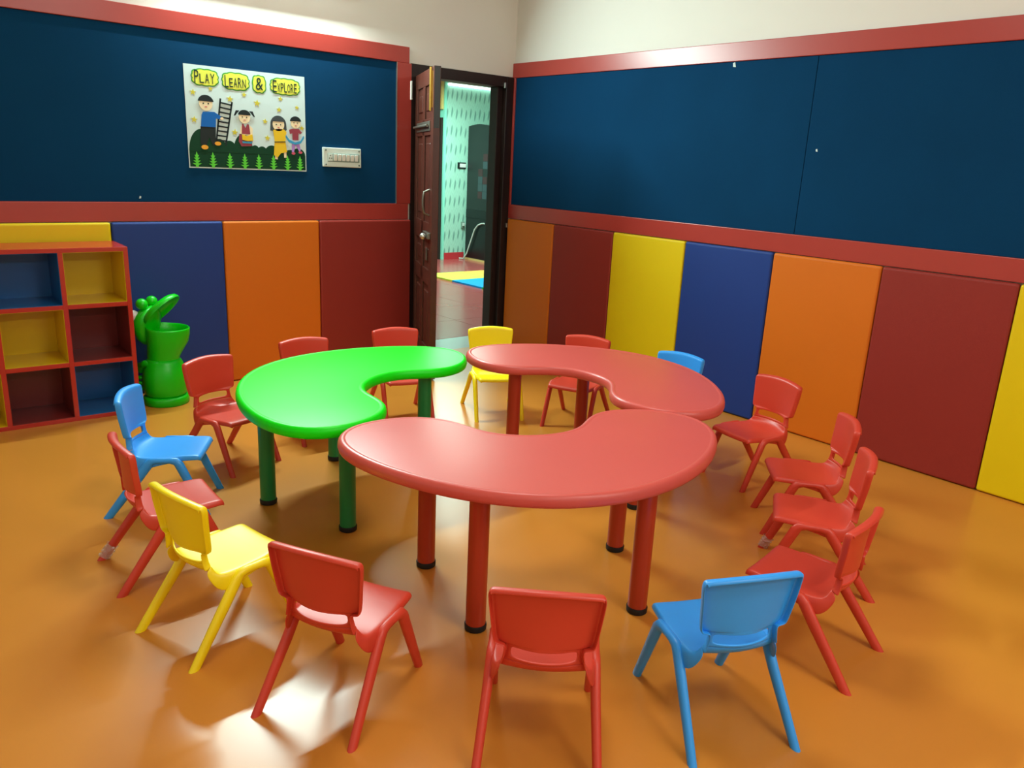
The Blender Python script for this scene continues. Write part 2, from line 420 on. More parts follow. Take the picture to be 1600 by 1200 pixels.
# ------------------------------------------------------------------ kidney tables
SH = [0.5929, -0.1658, 0.0085, 0.0263, 0.0123, 0.268, -0.2318, -0.0049, -0.0066, 0.0056]
SH = [v * 0.986 for v in SH]
NT = 110
def outline(inset=0.0):
    P = []
    for i in range(NT):
        t = 2 * math.pi * i / NT
        P.append(Vector((sum(SH[k] * math.sin((k + 1) * t) for k in range(5)), sum(SH[5 + k] * math.cos((k + 1) * t) for k in range(5)))))
    if inset:
        Q = []
        for i in range(NT):
            d = (P[(i + 1) % NT] - P[i - 1]).normalized(); Q.append(P[i] + Vector((d.y, -d.x)) * inset)
        P = Q
    return P
def poly_area(P): return sum(a.x * b.y - b.x * a.y for a, b in zip(P, P[1:] + P[:1])) / 2
INS = 1.0 if abs(poly_area(outline(0.02))) < abs(poly_area(outline(0.0))) else -1.0
def tabletop_mesh():
    bm = bmesh.new(); rings = []
    prof = [(0.03, 0.474), (0.012, 0.472), (0.003, 0.4765), (0.0, 0.486), (0.0, 0.498), (0.003, 0.5085), (0.009, 0.5145), (0.016, 0.5165), (0.021, 0.516), (0.024, 0.5143), (0.027, 0.5145), (0.034, 0.515)]
    for ins, z in prof:
        rings.append([bm.verts.new((p.x, p.y, z)) for p in outline(ins * INS)])
    for a, b in zip(rings, rings[1:]):
        for k in range(NT): bm.faces.new((a[k], a[(k + 1) % NT], b[(k + 1) % NT], b[k]))
    for r in (rings[0], rings[-1]): bm.faces.new(r)
    bmesh.ops.triangulate(bm, faces=[f for f in bm.faces if len(f.verts) > 4])
    bmesh.ops.recalc_face_normals(bm, faces=bm.faces[:])
    me = bpy.data.meshes.new('tabletop'); bm.to_mesh(me); bm.free()
    for p in me.polygons: p.use_smooth = True
    me.set_sharp_from_angle(angle=math.radians(50))
    return me
def make_table(x, y, rz, mt, ml, lab):
    t = empty('kidney_table', (x, y, 0), rz); tag(t, lab, 'table', 'kidney tables in a ring')
    link('tabletop', tabletop_mesh(), mt, t)
    bm = bmesh.new(); add_lathe(bm, [(0.034, 0.018), (0.032, 0.019), (0.0315, 0.46), (0.036, 0.462), (0.04, 0.473)], 20)
    bmesh.ops.recalc_face_normals(bm, faces=bm.faces[:])
    lme = bpy.data.meshes.new('leg'); bm.to_mesh(lme); bm.free()
    for p in lme.polygons: p.use_smooth = True
    lme.set_sharp_from_angle(angle=math.radians(40))
    bm = bmesh.new(); add_lathe(bm, [(0.031, 0.0), (0.0345, 0.003), (0.0355, 0.018), (0.034, 0.022), (0.0322, 0.022)], 20)
    bmesh.ops.recalc_face_normals(bm, faces=bm.faces[:])
    fme = bpy.data.meshes.new('foot_cap'); bm.to_mesh(fme); bm.free()
    for p in fme.polygons: p.use_smooth = True
    fme.set_sharp_from_angle(angle=math.radians(40))
    for lx, ly in ((-0.274, -0.313), (0.274, -0.313), (-0.366, 0.109), (0.366, 0.109)):
        l = link('leg', lme, ml, t, loc=(lx, ly, 0))
        link('foot_cap', fme, 'rubber', l)
    return t
t_front = make_table(-2.306, -2.954, math.radians(-25.49), 'table_red', 'leg_red', 'red kidney-shaped plastic table nearest the camera, in front of the other two')
t_green = make_table(-2.428, -2.000, math.radians(-147.64), 'table_green', 'leg_green', 'bright green kidney-shaped plastic table with green legs')
t_back = make_table(-1.504, -2.418, math.radians(96.85), 'table_red', 'leg_red', 'red kidney-shaped plastic table further back, beside the right wall chairs')

# ------------------------------------------------------------------ plastic chairs
# profile of the shell along the middle: (y, z, half width, edge droop), chair faces +y
def chair_seat_mesh():
    st = [(0.158, 0.222, 0.106, 0.006), (0.156, 0.234, 0.113, 0.012), (0.148, 0.2405, 0.117, 0.016), (0.125, 0.2415, 0.119, 0.018), (0.082, 0.2395, 0.1215, 0.018), (0.077, 0.239, 0.122, 0.02), (0.073, 0.2388, 0.125, 0.022),
          (0.03, 0.2365, 0.127, 0.024), (-0.03, 0.2335, 0.128, 0.038), (-0.07, 0.2345, 0.125, 0.054), (-0.098, 0.2415, 0.117, 0.058), (-0.115, 0.2540, 0.108, 0.05), (-0.1235, 0.270, 0.1005, 0.03)]
    us = [-1.0, -1.0, -0.9, -0.62, -0.3, 0, 0.3, 0.62, 0.9, 1.0, 1.0]
    bm = bmesh.new(); grid = []
    for i, (y, z, hw, dr) in enumerate(st):
        row = []
        back = max(0.0, min(1.0, (-y - 0.075) / 0.045))
        for j, u in enumerate(us):
            x = u * hw; dz = 0.0; dy = 0.0
            rise = 0.004 * (1 - back) * (u * u)
            yy = y + (0.030 * u * u) * back; zz = z + rise
            if j in (0, len(us) - 1):
                x += math.copysign(0.003, u); zz -= dr * (1 - 0.55 * back); yy -= 0.023 * back
            row.append(bm.verts.new((x, yy, zz)))
        grid.append(row)
    for a, b in zip(grid, grid[1:]):
        for k in range(len(us) - 1): bm.faces.new((a[k], a[k + 1], b[k + 1], b[k]))
    return bm
def chair_back_mesh():
    # (y, z, half width)
    st = [(-0.1235, 0.270, 0.1005), (-0.1255, 0.275, 0.0975), (-0.1265, 0.279, 0.0955), (-0.1285, 0.300, 0.0915), (-0.1285, 0.308, 0.0915), (-0.128, 0.3125, 0.092), (-0.1278, 0.316, 0.095), (-0.1276, 0.3185, 0.113), (-0.1275, 0.326, 0.1175), (-0.1275, 0.36, 0.1225), (-0.1290, 0.40, 0.127), (-0.1315, 0.435, 0.131),
          (-0.1335, 0.457, 0.133), (-0.1350, 0.4675, 0.1295)]
    us = [-1.0, -1.0, -0.92, -0.85, -0.42, 0, 0.42, 0.85, 0.92, 1.0, 1.0]
    bm = bmesh.new(); grid = []
    n = len(st)
    for i, (y, z, hw) in enumerate(st):
        row = []
        top = max(0.0, (z - 0.40) / 0.066)
        for j, u in enumerate(us):
            x = u * hw; yy = y + (0.030 - 0.009 * min(1.0, max(0.0, (z - 0.32) / 0.08))) * u * u; zz = z + 0.012 * (1 - u * u) * top ** 2 + (0.0 if i else 0)
            if j in (0, len(us) - 1):
                x += math.copysign(0.003, u); yy -= 0.023
                if i == 0: zz -= 0.030 * 0.45
                if i == 1: zz -= 0.008
                if i == 2: zz -= 0.004
            row.append(bm.verts.new((x, yy, zz)))
        grid.append(row)
    # rolled top rim
    row = []
    for j, u in enumerate(us):
        v = grid[-1][j].co
        row.append(bm.verts.new((v.x * 0.99, v.y - (0.021 if 0 < j < len(us) - 1 else 0.002), v.z + (0.004 if 0 < j < len(us) - 1 else -0.002))))
    grid.append(row)
    row = []
    for j, u in enumerate(us):
        v = grid[-1][j].co
        row.append(bm.verts.new((v.x, v.y - (0.004 if 0 < j < len(us) - 1 else 0.001), v.z - 0.010)))
    grid.append(row)
    for i, (a, b) in enumerate(zip(grid, grid[1:])):
        for k in range(len(us) - 1):
            if i in (2, 3) and 3 <= k <= 6: continue           # the grip slot
            bm.faces.new((a[k], a[k + 1], b[k + 1], b[k]))
    return bm
def shell(name, bm, material, parent, thick):
    o = bmesh_obj(name, bm, material, parent)
    s = o.modifiers.new('solid', 'SOLIDIFY'); s.thickness = thick; s.offset = 0.0; s.use_even_offset = False
    u = o.modifiers.new('sub', 'SUBSURF'); u.levels = 2; u.render_levels = 2
    return bake(o)

def chair_leg(name, sx, front, material, parent):
    bm = bmesh.new()
    if front:
        pts = [(0.130, 0.018, 0.2315), (0.1305, 0.05, 0.2315), (0.131, 0.070, 0.228), (0.1312, 0.0815, 0.214), (0.1315, 0.103, 0.165), (0.1322, 0.138, 0.082), (0.133, 0.173, 0.0)]
    else:
        pts = [(0.130, 0.030, 0.2315), (0.130, -0.004, 0.2315), (0.1302, -0.023, 0.228), (0.131, -0.036, 0.214), (0.134, -0.074, 0.16), (0.140, -0.134, 0.08), (0.146, -0.193, 0.0)]
    rd = [(0.0125, 0.0115), (0.013, 0.0125), (0.0135, 0.0165), (0.0135, 0.0185), (0.013, 0.0180), (0.0122, 0.0162), (0.0115, 0.0145)]
    pts = [(sx * x, y, z) for x, y, z in pts]
    add_sweep(bm, pts, rd, 10, flat_end=True)
    return bmesh_obj(name, bm, material, parent, angle=50)

def make_chair(material):
    t = empty('plastic_chair', (0, 0, 0))
    shell('seat', chair_seat_mesh(), material, t, 0.006)
    shell('backrest', chair_back_mesh(), material, t, 0.006)
    for sx in (-1, 1):
        chair_leg('leg', sx, True, material, t); chair_leg('leg', sx, False, material, t)
    return t
protos = {}
CH = [
 (-2.830, -3.574, -44.1, 'red', 'red plastic chair seen from straight behind at the bottom middle'),
 (-2.403, -3.793, -25.1, 'blue', 'blue plastic chair nearest the camera, seen from behind at the lower right'),
 (-3.150, -3.133, -62.0, 'red', 'red plastic chair seen from behind between the yellow chair and the bottom middle chair'),
 (-3.295, -2.635, -77.8, 'yellow', 'yellow plastic chair on the left, seen from behind'),
 (-3.306, -2.160, -92.4, 'red', 'red plastic chair between the left blue chair and left yellow chair, tape on a foot'),
 (-3.150, -1.647, -121.6, 'blue', 'blue plastic chair on the left in front of the cube shelf'),
 (-2.772, -1.333, -161.8, 'red', 'red plastic chair facing the green table, in front of the green bin'),
 (-2.265, -1.185, -183.4, 'red', 'red plastic chair behind the green table against the orange wall panel'),
 (-1.731, -1.181, -195.4, 'red', 'red plastic chair behind the green table in front of the open door leaf'),
 (-1.241, -1.406, -205.7, 'yellow', 'yellow plastic chair in front of the doorway'),
 (-0.958, -1.809, -245.3, 'red', 'red plastic chair behind the far red table, left of the back blue chair'),
 (-0.827, -2.335, 100.4, 'blue', 'blue plastic chair behind the far red table, only its back showing'),
 (-0.822, -2.871, 79.6, 'red', 'red plastic chair by the right wall, first along from the far red table'),
 (-1.108, -3.320, 41.2, 'red', 'red plastic chair by the right wall, in front of the maroon panel'),
 (-1.455, -3.559, 31.9, 'red', 'red plastic chair on the right with clear tape on a front foot'),
 (-1.915, -3.786, 8.5, 'red', 'red plastic chair on the right partly hidden by the near blue chair'),
]
chairs = []
for x, y, a, col, lab in CH:
    if col not in protos:
        c = protos[col] = make_chair('chair_' + col)
    else:
        c = copy_tree(protos[col])
    c.location = (x, y, 0); c.rotation_euler = (0, 0, math.radians(a))
    tag(c, lab, 'chair', 'plastic chairs around the tables'); chairs.append(c)

def foot_tape(parent, top, foot):
    a, b = Vector(foot), Vector(top); rnd = random.Random(3)
    bm = bmesh.new(); pts = []; rd = []
    for i in range(9):
        t = 0.03 + 0.20 * i / 8
        p = a.lerp(b, t); pts.append(tuple(p)); rd.append((0.0165 + 0.003 * rnd.random(), 0.018 + 0.004 * rnd.random()))
    add_sweep(bm, pts, rd, 12, caps=False)
    for v in bm.verts: v.co += Vector((rnd.uniform(-1, 1), rnd.uniform(-1, 1), rnd.uniform(-0.4, 1))) * 0.0025
    o = bmesh_obj('tape_wrap', bm, 'tape', parent); o['label'] = 'crumpled clear tape'
foot_tape(chairs[4], (-0.131, -0.036, 0.214), (-0.146, -0.193, 0.0))
foot_tape(chairs[14], (0.1312, 0.0815, 0.214), (0.133, 0.173, 0.0))

# ------------------------------------------------------------------ cube shelf
shf = empty('cube_shelf', (-2.903, -0.377, 0), math.radians(-1.8))
tag(shf, 'low red cube shelf with yellow, blue and maroon compartments', 'shelf')
SW, SHH, SD, NC, T = 0.302, 0.903, 0.305, 3, 0.022
WID = NC * SW + T
# local: x runs from the right end (0) to the left (-WID), y from the front (0) to the back (+SD)
box('side_panel', -T, 0, 0, SD, 0, SHH - T, 'shelf_red', shf, 0.001, 1)
box('side_panel', -WID, -WID + T, 0, SD, 0, SHH - T, 'shelf_red', shf, 0.001, 1)
box('top_panel', -WID, 0, 0, SD, SHH - T, SHH, 'shelf_red', shf, 0.001, 1)
box('bottom_panel', -WID + T, -T, 0, SD, 0.0, T, 'shelf_red', shf, 0.001, 1)
box('back_panel', -WID + T, -T, SD - 0.008, SD, T, SHH - T, 'shelf_red', shf)
rows = [T, 0.306 - T / 2 + T, 0.606 - T / 2 + T]
tops = [0.306 - T / 2, 0.606 - T / 2, SHH - T]
for c in range(1, NC): box('divider', -c * SW - T, -c * SW, 0, SD - 0.008, T, SHH - T, 'shelf_red', shf, 0.001, 1)
for z in (0.306, 0.606):
    for c in range(NC): box('shelf_board', -(c + 1) * SW, -c * SW - T, 0.0, SD - 0.008, z - T / 2, z + T / 2, 'shelf_red', shf, 0.001, 1)
patt = [['lam_blue', 'lam_maroon', 'lam_yellow'], ['lam_maroon', 'lam_yellow', 'lam_blue'], ['lam_yellow', 'lam_blue', 'lam_maroon']]
def lining(x0, x1, z0, z1, mt):
    bm = bmesh.new(); e = 0.002; f = 0.003; yb = SD - 0.0085
    add_box(bm, x0 + 0.0002, x1 - 0.0002, yb - e, yb, z0 + 0.0002, z1 - 0.0002)
    add_box(bm, x0 + 0.0002, x0 + e, f, yb - e, z0 + 0.0002, z1 - 0.0002); add_box(bm, x1 - e, x1 - 0.0002, f, yb - e, z0 + 0.0002, z1 - 0.0002)
    add_box(bm, x0 + e, x1 - e, f, yb - e, z0 + 0.0002, z0 + e); add_box(bm, x0 + e, x1 - e, f, yb - e, z1 - e, z1 - 0.0002)
    o = bmesh_obj('compartment_lining', bm, mt, shf); o['label'] = mt[4:] + ' laminate lining'
for r in range(3):
    for c in range(NC): lining(-(c + 1) * SW, -c * SW - T, rows[r], tops[r], patt[r][c])

# ------------------------------------------------------------------ frog bin
bn = empty('frog_bin', (-2.732, -0.262, 0), math.radians(-46))
tag(bn, 'green frog-shaped plastic bin with its mouth wide open', 'bin')
bm = bmesh.new(); add_lathe(bm, [(0.118, 0.0), (0.122, 0.004), (0.122, 0.038), (0.117, 0.046), (0.105, 0.05)], 36)
bmesh_obj('base', bm, 'bin_green', bn, angle=45)
bm = bmesh.new(); add_lathe(bm, [(0.104, 0.05), (0.112, 0.06), (0.119, 0.10), (0.119, 0.15), (0.112, 0.20), (0.098, 0.24), (0.085, 0.262)], 36)
bd = bmesh_obj('belly', bm, 'bin_green', bn, angle=60)
# cup: lower jaw, hollow
bm = bmesh.new()
prof = [(0.083, 0.255), (0.088, 0.28), (0.098, 0.32), (0.108, 0.36), (0.1135, 0.40), (0.116, 0.432), (0.116, 0.438), (0.112, 0.442), (0.107, 0.438), (0.104, 0.40), (0.096, 0.34), (0.083, 0.285), (0.02, 0.28)]
rings = add_lathe(bm, prof, 36, cap=False)
bm.faces.new(rings[-1])
for v in bm.verts:      # rim dips towards the front and rises to the hinge on the left
    k = max(0.0, (v.co.z - 0.36) / 0.08)
    v.co.x += 0.036 * max(0.0, min(1.0, (v.co.z - 0.27) / 0.1))
    v.co.z += k * (-0.16 * v.co.x) * (1.0 if v.co.x < 0 else 0.10)
bmesh_obj('lower_jaw', bm, 'bin_green', bn, angle=60)
# head behind the hinge
def blob(name, c, r, material, parent, rot=None, seg=20):
    bm = bmesh.new(); bmesh.ops.create_uvsphere(bm, u_segments=seg, v_segments=seg // 2 + 2, radius=1.0)
    R_ = rot or Matrix.Identity(3)
    for v in bm.verts: v.co = R_ @ Vector((v.co.x * r[0], v.co.y * r[1], v.co.z * r[2])) + Vector(c)
    return bmesh_obj(name, bm, material, parent, smooth=True)
def head():
    bm = bmesh.new()
    n = 24
    prof = [(-0.095, 0.34, 0.03), (-0.10, 0.37, 0.058), (-0.10, 0.42, 0.078), (-0.095, 0.47, 0.085), (-0.085, 0.51, 0.078), (-0.072, 0.54, 0.055), (-0.06, 0.555, 0.02)]
    rings = []
    for x, z, r in prof:
        rings.append([bm.verts.new((x + 0.75 * r * math.cos(2 * math.pi * k / n) + 0.012, 1.2 * r * math.sin(2 * math.pi * k / n), z)) for k in range(n)])
    for a, b in zip(rings, rings[1:]):
        for k in range(n): bm.faces.new((a[k], a[(k + 1) % n], b[(k + 1) % n], b[k]))
    bm.faces.new(rings[0]); bm.faces.new(rings[-1])
    return bmesh_obj('head', bm, 'bin_green', bn, angle=60)
head()
# upper jaw: a thick oval lid swung up
lidR = Matrix.Rotation(math.radians(-46), 3, 'Y')
bm = bmesh.new(); n = 36; rings = []
lp = [(0.0, 0.028), (0.5, 0.026), (0.8, 0.018), (0.95, 0.006), (1.0, -0.008), (0.985, -0.018), (0.93, -0.016), (0.86, -0.004), (0.6, 0.010), (0.0, 0.014)]
for s, h in lp:
    ring = []
    for k in range(n):
        a = 2 * math.pi * k / n
        co = Vector((0.125 + 0.125 * s * math.cos(a) + 1e-4 * (s == 0) * math.cos(a), 0.112 * s * math.sin(a) + 1e-4 * (s == 0) * math.sin(a), h))
        ring.append(bm.verts.new(lidR @ co + Vector((-0.085, 0, 0.452))))
    rings.append(ring)
for a, b in zip(rings, rings[1:]):
    for k in range(n): bm.faces.new((a[k], a[(k + 1) % n], b[(k + 1) % n], b[k]))
bm.faces.new(rings[0]); bm.faces.new(rings[-1])
bmesh_obj('upper_jaw', bm, 'bin_green', bn, angle=70)
for s in (-1, 1):
    e = blob('eye_bump', (-0.075, s * 0.05, 0.572), (0.032, 0.03, 0.032), 'bin_green', bn)
    blob('eyeball', (-0.115, s * 0.068, 0.505), (0.03, 0.026, 0.034), 'white_plastic', bn)
    blob('pupil', (-0.138, s * 0.076, 0.508), (0.010, 0.014, 0.018), 'bin_dark', bn)
    a_ = [(-0.02 , s * 0.075, 0.232), (-0.07, s * 0.075, 0.236), (-0.10, s * 0.06, 0.222), (-0.112, s * 0.05, 0.185)]
    sweep('arm', a_, [0.02, 0.024, 0.026, 0.014], 'bin_green', bn, 12)
    for k in range(3): blob('toe', (-0.118 + 0.004 * k, s * (0.05 + 0.006 * k), 0.15 - 0.03 * k), (0.018, 0.016, 0.012), 'bin_green', bn, seg=12)

# ------------------------------------------------------------------ switchboard
sb = empty('switchboard', (-1.462, -0.0125, 1.339))
tag(sb, 'white switchboard with a row of switches on the navy board', 'switchboard')
bm = bmesh.new(); add_box(bm, -0.138, 0.138, -0.016, 0, 0, 0.12, 0.004); bmesh_obj('plate', bm, 'switch', sb)
bm = bmesh.new(); add_box(bm, -0.107, 0.125, -0.0175, -0.0155, 0.032, 0.085, 0.001, 1); bmesh_obj('module_frame', bm, 'switch_dark', sb)
bm = bmesh.new(); add_box(bm, -0.104, -0.071, -0.0195, -0.017, 0.036, 0.082, 0.001, 1); so = bmesh_obj('socket', bm, 'switch', sb)
for dx, dz in ((-0.0875, 0.071), (-0.095, 0.054), (-0.08, 0.054)):
    bm = bmesh.new(); add_lathe(bm, [(0.0036, -0.0005), (0.0036, 0.0005)], 10)
    bmesh.ops.rotate(bm, verts=bm.verts[:], matrix=Matrix.Rotation(math.pi / 2, 3, 'X'))
    bmesh_obj('socket_hole', bm, 'bin_dark', so, loc=(dx, -0.0198, dz))
for k in range(6):
    x = -0.053 + k * 0.0305
    bm = bmesh.new(); add_prism(bm, [(-0.0195 - 0.0005, 0.040), (-0.0175, 0.0385), (-0.0175, 0.0805), (-0.0265, 0.079)], -0.0115, 0.0115, 'x')
    o = bmesh_obj('rocker', bm, 'white_plastic', sb, loc=(x, 0, 0))
for x in (-0.118, 0.122):
    for z in (0.014, 0.104):
        bm = bmesh.new(); add_lathe(bm, [(0.0055, -0.001), (0.0055, 0.0012), (0.003, 0.0022)], 12)
        bmesh.ops.rotate(bm, verts=bm.verts[:], matrix=Matrix.Rotation(math.pi / 2, 3, 'X'))
        bmesh_obj('screw', bm, 'screw', sb, loc=(x, -0.0165, z))

# ------------------------------------------------------------------ poster of cut paper
PX, PZ, PW, PH = -2.439, 1.304, 0.729, 0.564
po = empty('poster', (PX, -0.0125, PZ))
tag(po, 'pale cut-paper poster reading PLAY LEARN & EXPLORE with four children', 'poster')
# outlines below are in a 1000 x 800 grid over the sheet, y upward
def pp(x, y): return (x / 1000 * PW, y / 800 * PH)
def cut(name, poly, layer, mt, parent=None):
    """a piece of paper of the given outline; layer = how far off the sheet it is glued"""
    bm = bmesh.new(); add_prism(bm, [pp(*q) for q in poly], -(0.0016 + layer * 0.0008), -(0.0010 + (layer - 1) * 0.0008))
    return bmesh_obj(name, bm, mt, parent or po)
def ell(cx, cy, rx, ry, n=20, a0=0, a1=360): return [(cx + rx * math.cos(math.radians(a0 + (a1 - a0) * k / n)), cy + ry * math.sin(math.radians(a0 + (a1 - a0) * k / n))) for k in range(n + (a1 - a0 != 360))]
def bar(x0, y0, x1, y1, wd):
    d = Vector((x1 - x0, y1 - y0)).normalized(); q = Vector((-d.y, d.x)) * wd / 2
    return [(x0 + q.x, y0 + q.y), (x0 - q.x, y0 - q.y), (x1 - q.x, y1 - q.y), (x1 + q.x, y1 + q.y)]
bm = bmesh.new(); add_box(bm, 0, PW, -0.0012, 0, 0, PH); bmesh_obj('sheet', bm, 'paper', po)
def cloudshape(x0, x1, y0, y1, g=0):
    cx, cy, rx, ry = (x0 + x1) / 2, (y0 + y1) / 2, (x1 - x0) / 2 + g, (y1 - y0) / 2 + g
    n = 72; out = []; lob = max(9, int((x1 - x0) / 18))
    for k in range(n):
        a = 2 * math.pi * k / n; c, s = math.cos(a), math.sin(a)
        e = (abs(c) ** 3.2 + abs(s) ** 3.2) ** (-1 / 3.2)
        f = 1 + 0.07 * abs(math.sin(lob * a / 2 + 0.6)) - 0.04
        out.append((cx + rx * e * c * f, cy + ry * e * s * f))
    return out
def lettering(txt, x, y, h, sq, parent, wd=None, layer=3):
    cu = bpy.data.curves.new('lettering', 'FONT'); cu.body = txt; cu.size = 1.0; cu.extrude = 0.0; cu.resolution_u = 3
    cu.offset = 0.0
    o = bpy.data.objects.new('lettering', cu); C.objects.link(o)
    dg = bpy.context.evaluated_depsgraph_get(); dg.update()
    me = bpy.data.meshes.new_from_object(o.evaluated_get(dg)); bpy.data.objects.remove(o)
    xs = [v.co.x for v in me.vertices]; zs = [v.co.y for v in me.vertices]
    if not xs: return x
    wx = (max(xs) - min(xs)) or 1; wz = (max(zs) - min(zs)) or 1
    W_ = wd if wd else h * sq * wx / wz
    for v in me.vertices:
        a, b = pp(x + (v.co.x - min(xs)) / wx * W_, y + (v.co.y - min(zs)) / wz * h)
        v.co = Vector((a, -(0.0014 + layer * 0.0008), b))
    bm = bmesh.new(); bm.from_mesh(me)
    g = bmesh.ops.extrude_face_region(bm, geom=bm.faces[:])
    for v in [e for e in g['geom'] if isinstance(e, bmesh.types.BMVert)]: v.co.y -= 0.0006
    bm.to_mesh(me); bm.free()
    me.materials.clear(); link('lettering', me, 'ink', parent)
    return x + W_
for wd_, x0, x1, y0, y1 in (('PLAY', 62, 262, 650, 768), ('LEARN', 300, 512, 640, 766), ('&', 548, 652, 636, 766), ('EXPLORE', 700, 950, 640, 764)):
    ol = cut('word_cloud', cloudshape(x0, x1, y0, y1, 7), 1, 'outline'); cl = cut('cloud_face', cloudshape(x0, x1, y0, y1, -2), 2, 'cloud', ol)
    if wd_ == '&': lettering('&', x0 + 22, y0 + 18, 98, 0.5, ol, wd=62)
    else:
        xa = lettering(wd_[0], x0 + 16, y0 + (10 if wd_ != 'PLAY' else 14), 98, 0.5, ol, wd=(34 if wd_ != 'LEARN' else 30))
        rest = wd_[1:]; span = (x1 - 18) - (xa + 6); wch = span / len(rest)
        for i, ch in enumerate(rest): lettering(ch, xa + 6 + i * wch, y0 + 16, 70 + 4 * ((i * 7) % 3), 0.5, ol, wd=wch * 0.82)
# bushes and grass
bush_o = cut('bush_strip', [(8, 10), (992, 10), (992, 135), (8, 135)], 1, 'bush')
for bi, (cx, rx, top) in enumerate(((925, 66, 196), (858, 60, 180), (780, 66, 190), (690, 66, 210), (605, 50, 198), (545, 44, 204), (446, 84, 290), (330, 66, 230), (250, 66, 240), (108, 100, 310))):
    cut('bush', [(cx - rx, 134)] + [(cx + rx * math.cos(math.radians(a)), 134 + (top - 134) * math.sin(math.radians(a))) for a in range(176, 3, -8)] + [(cx + rx, 134)], 1.05 + 0.09 * bi, 'bush', bush_o)
for k, cx in enumerate((62, 190, 328, 452, 572, 700, 826, 940)):
    g = []
    for i in range(5): g += [(cx - 34 + 5 * i, 36 + i * 20), (cx - 10, 40 + i * 20)]
    L_ = [(cx - 14, 8)]
    R_ = [(cx + 14, 8)]
    for i in range(4):
        wdt = 36 - 6 * i; y = 22 + i * 22
        L_ += [(cx - 10, y), (cx - wdt, y + 16), (cx - 8, y + 16)]
        R_ += [(cx + 10, y), (cx + wdt, y + 16), (cx + 8, y + 16)]
    cut('grass_leaf', L_ + [(cx, 132)] + R_[::-1], 4, 'leaf')
# stars
def star(cx, cy, r):
    return [(cx + (r if k % 2 == 0 else r * 0.42) * math.sin(math.pi * k / 5 + 0.1), cy + (r if k % 2 == 0 else r * 0.42) * math.cos(math.pi * k / 5 + 0.1)) for k in range(10)]
for cx, cy, r in ((62, 590, 26), (200, 628, 20), (352, 562, 28), (470, 606, 22), (576, 548, 30), (60, 380, 28), (380, 300, 28), (640, 405, 24), (655, 270, 26), (780, 600, 22), (765, 510, 24), (925, 540, 20), (965, 370, 24)):
    cut('star', star(cx, cy, r), 1, 'p_gold')
# ladder
ld = cut('ladder', bar(275, 560, 222, 190, 13), 2, 'hair'); cut('rail', bar(368, 540, 300, 190, 13), 2, 'hair', ld)
for i in range(9):
    t = i / 8.6; cut('rung', bar(272 - 50 * t, 528 - 320 * t, 364 - 64 * t, 514 - 310 * t, 12), 2, 'hair', ld)
def face(cx, cy, r, hair, parent, style):
    h = cut('head', ell(cx, cy, r * 0.92, r, 24), 4, 'skin', parent)
    if style == 'cap':
        cut('hair', ell(cx, cy + r * 0.12, r * 1.08, r * 1.0, 20, 8, 172), 5, hair, parent)
    elif style == 'tails':
        cut('hair', ell(cx, cy + r * 0.3, r * 1.0, r * 0.8, 20, 0, 180), 5, hair, parent)
        for s in (-1, 1): cut('hair', [(cx + s * r * 0.75, cy + r * 0.95), (cx + s * r * 1.35, cy + r * 0.95), (cx + s * r * 1.7, cy + r * 0.1), (cx + s * r * 1.45, cy + r * 0.15), (cx + s * r * 1.1, cy + r * 0.6)][::s], 5, hair, parent)
    else:
        cut('hair', ell(cx, cy, r * 1.25, r * 1.3, 24, 0, 180) + [(cx - r * 1.3, cy - r * 0.95), (cx - r * 0.9, cy - r * 1.0), (cx + r * 0.9, cy - r * 1.0), (cx + r * 1.3, cy - r * 0.75)], 3, hair, parent)
        cut('hair', ell(cx, cy + r * 0.42, r * 0.95, r * 0.7, 16, 0, 180), 5, hair, parent)
    for s in (-1, 1): cut('eye', ell(cx + s * r * 0.34, cy - r * 0.02, r * 0.10, r * 0.10, 8), 5, 'ink', parent)
    cut('mouth', ell(cx, cy - r * 0.45, r * 0.2, r * 0.06, 8), 5, 'p_pink', parent)
# boy with the ladder
b = cut('paper_child', [(118, 420), (130, 446), (220, 450), (268, 420), (275, 395), (230, 400), (226, 330), (108, 330)], 4, 'p_blue')
cut('trousers', [(106, 332), (226, 332), (222, 250), (236, 190), (196, 186), (170, 250), (142, 176), (100, 190), (98, 250)], 3, 'p_black', b)
cut('shoe', ell(130, 168, 28, 18, 14), 4, 'p_orange', b); cut('shoe', ell(236, 202, 26, 16, 14), 4, 'p_orange', b)
cut('hand', ell(278, 402, 14, 12, 10), 5, 'skin', b)
face(156, 512, 58, 'hair', b, 'cap')
# girl with pigtails reading
g = cut('paper_child', [(440, 372), (452, 372), (468, 340), (484, 372), (498, 372), (508, 292), (436, 292)], 4, 'p_maroon')
cut('arms', [(430, 350), (444, 362), (444, 290), (502, 290), (506, 362), (530, 340), (526, 280), (420, 284)], 3, 'skin', g)
cut('open_book', [(436, 288), (478, 276), (524, 292), (530, 240), (480, 236), (438, 244)], 5, 'p_yellow', g)
cut('skirt', [(416, 290), (436, 290), (440, 236), (524, 236), (516, 196), (430, 190), (408, 230)], 3, 'p_maroon', g)
cut('belt', [(436, 232), (520, 232), (518, 216), (440, 216)], 4, 'p_sky', g)
face(464, 428, 52, 'hair', g, 'tails')
# girl in yellow dress
y_ = cut('paper_child', [(706, 340), (740, 350), (800, 350), (824, 330), (812, 250), (824, 160), (770, 150), (736, 110), (706, 130), (716, 250)], 4, 'p_yellow')
cut('belt', bar(714, 240, 812, 246, 8), 5, 'p_black', y_)
cut('leg', bar(728, 130, 726, 96, 24), 3, 'skin', y_); cut('leg', bar(806, 168, 808, 112, 22), 3, 'skin', y_)
face(754, 388, 56, 'hair_grey', y_, 'long')
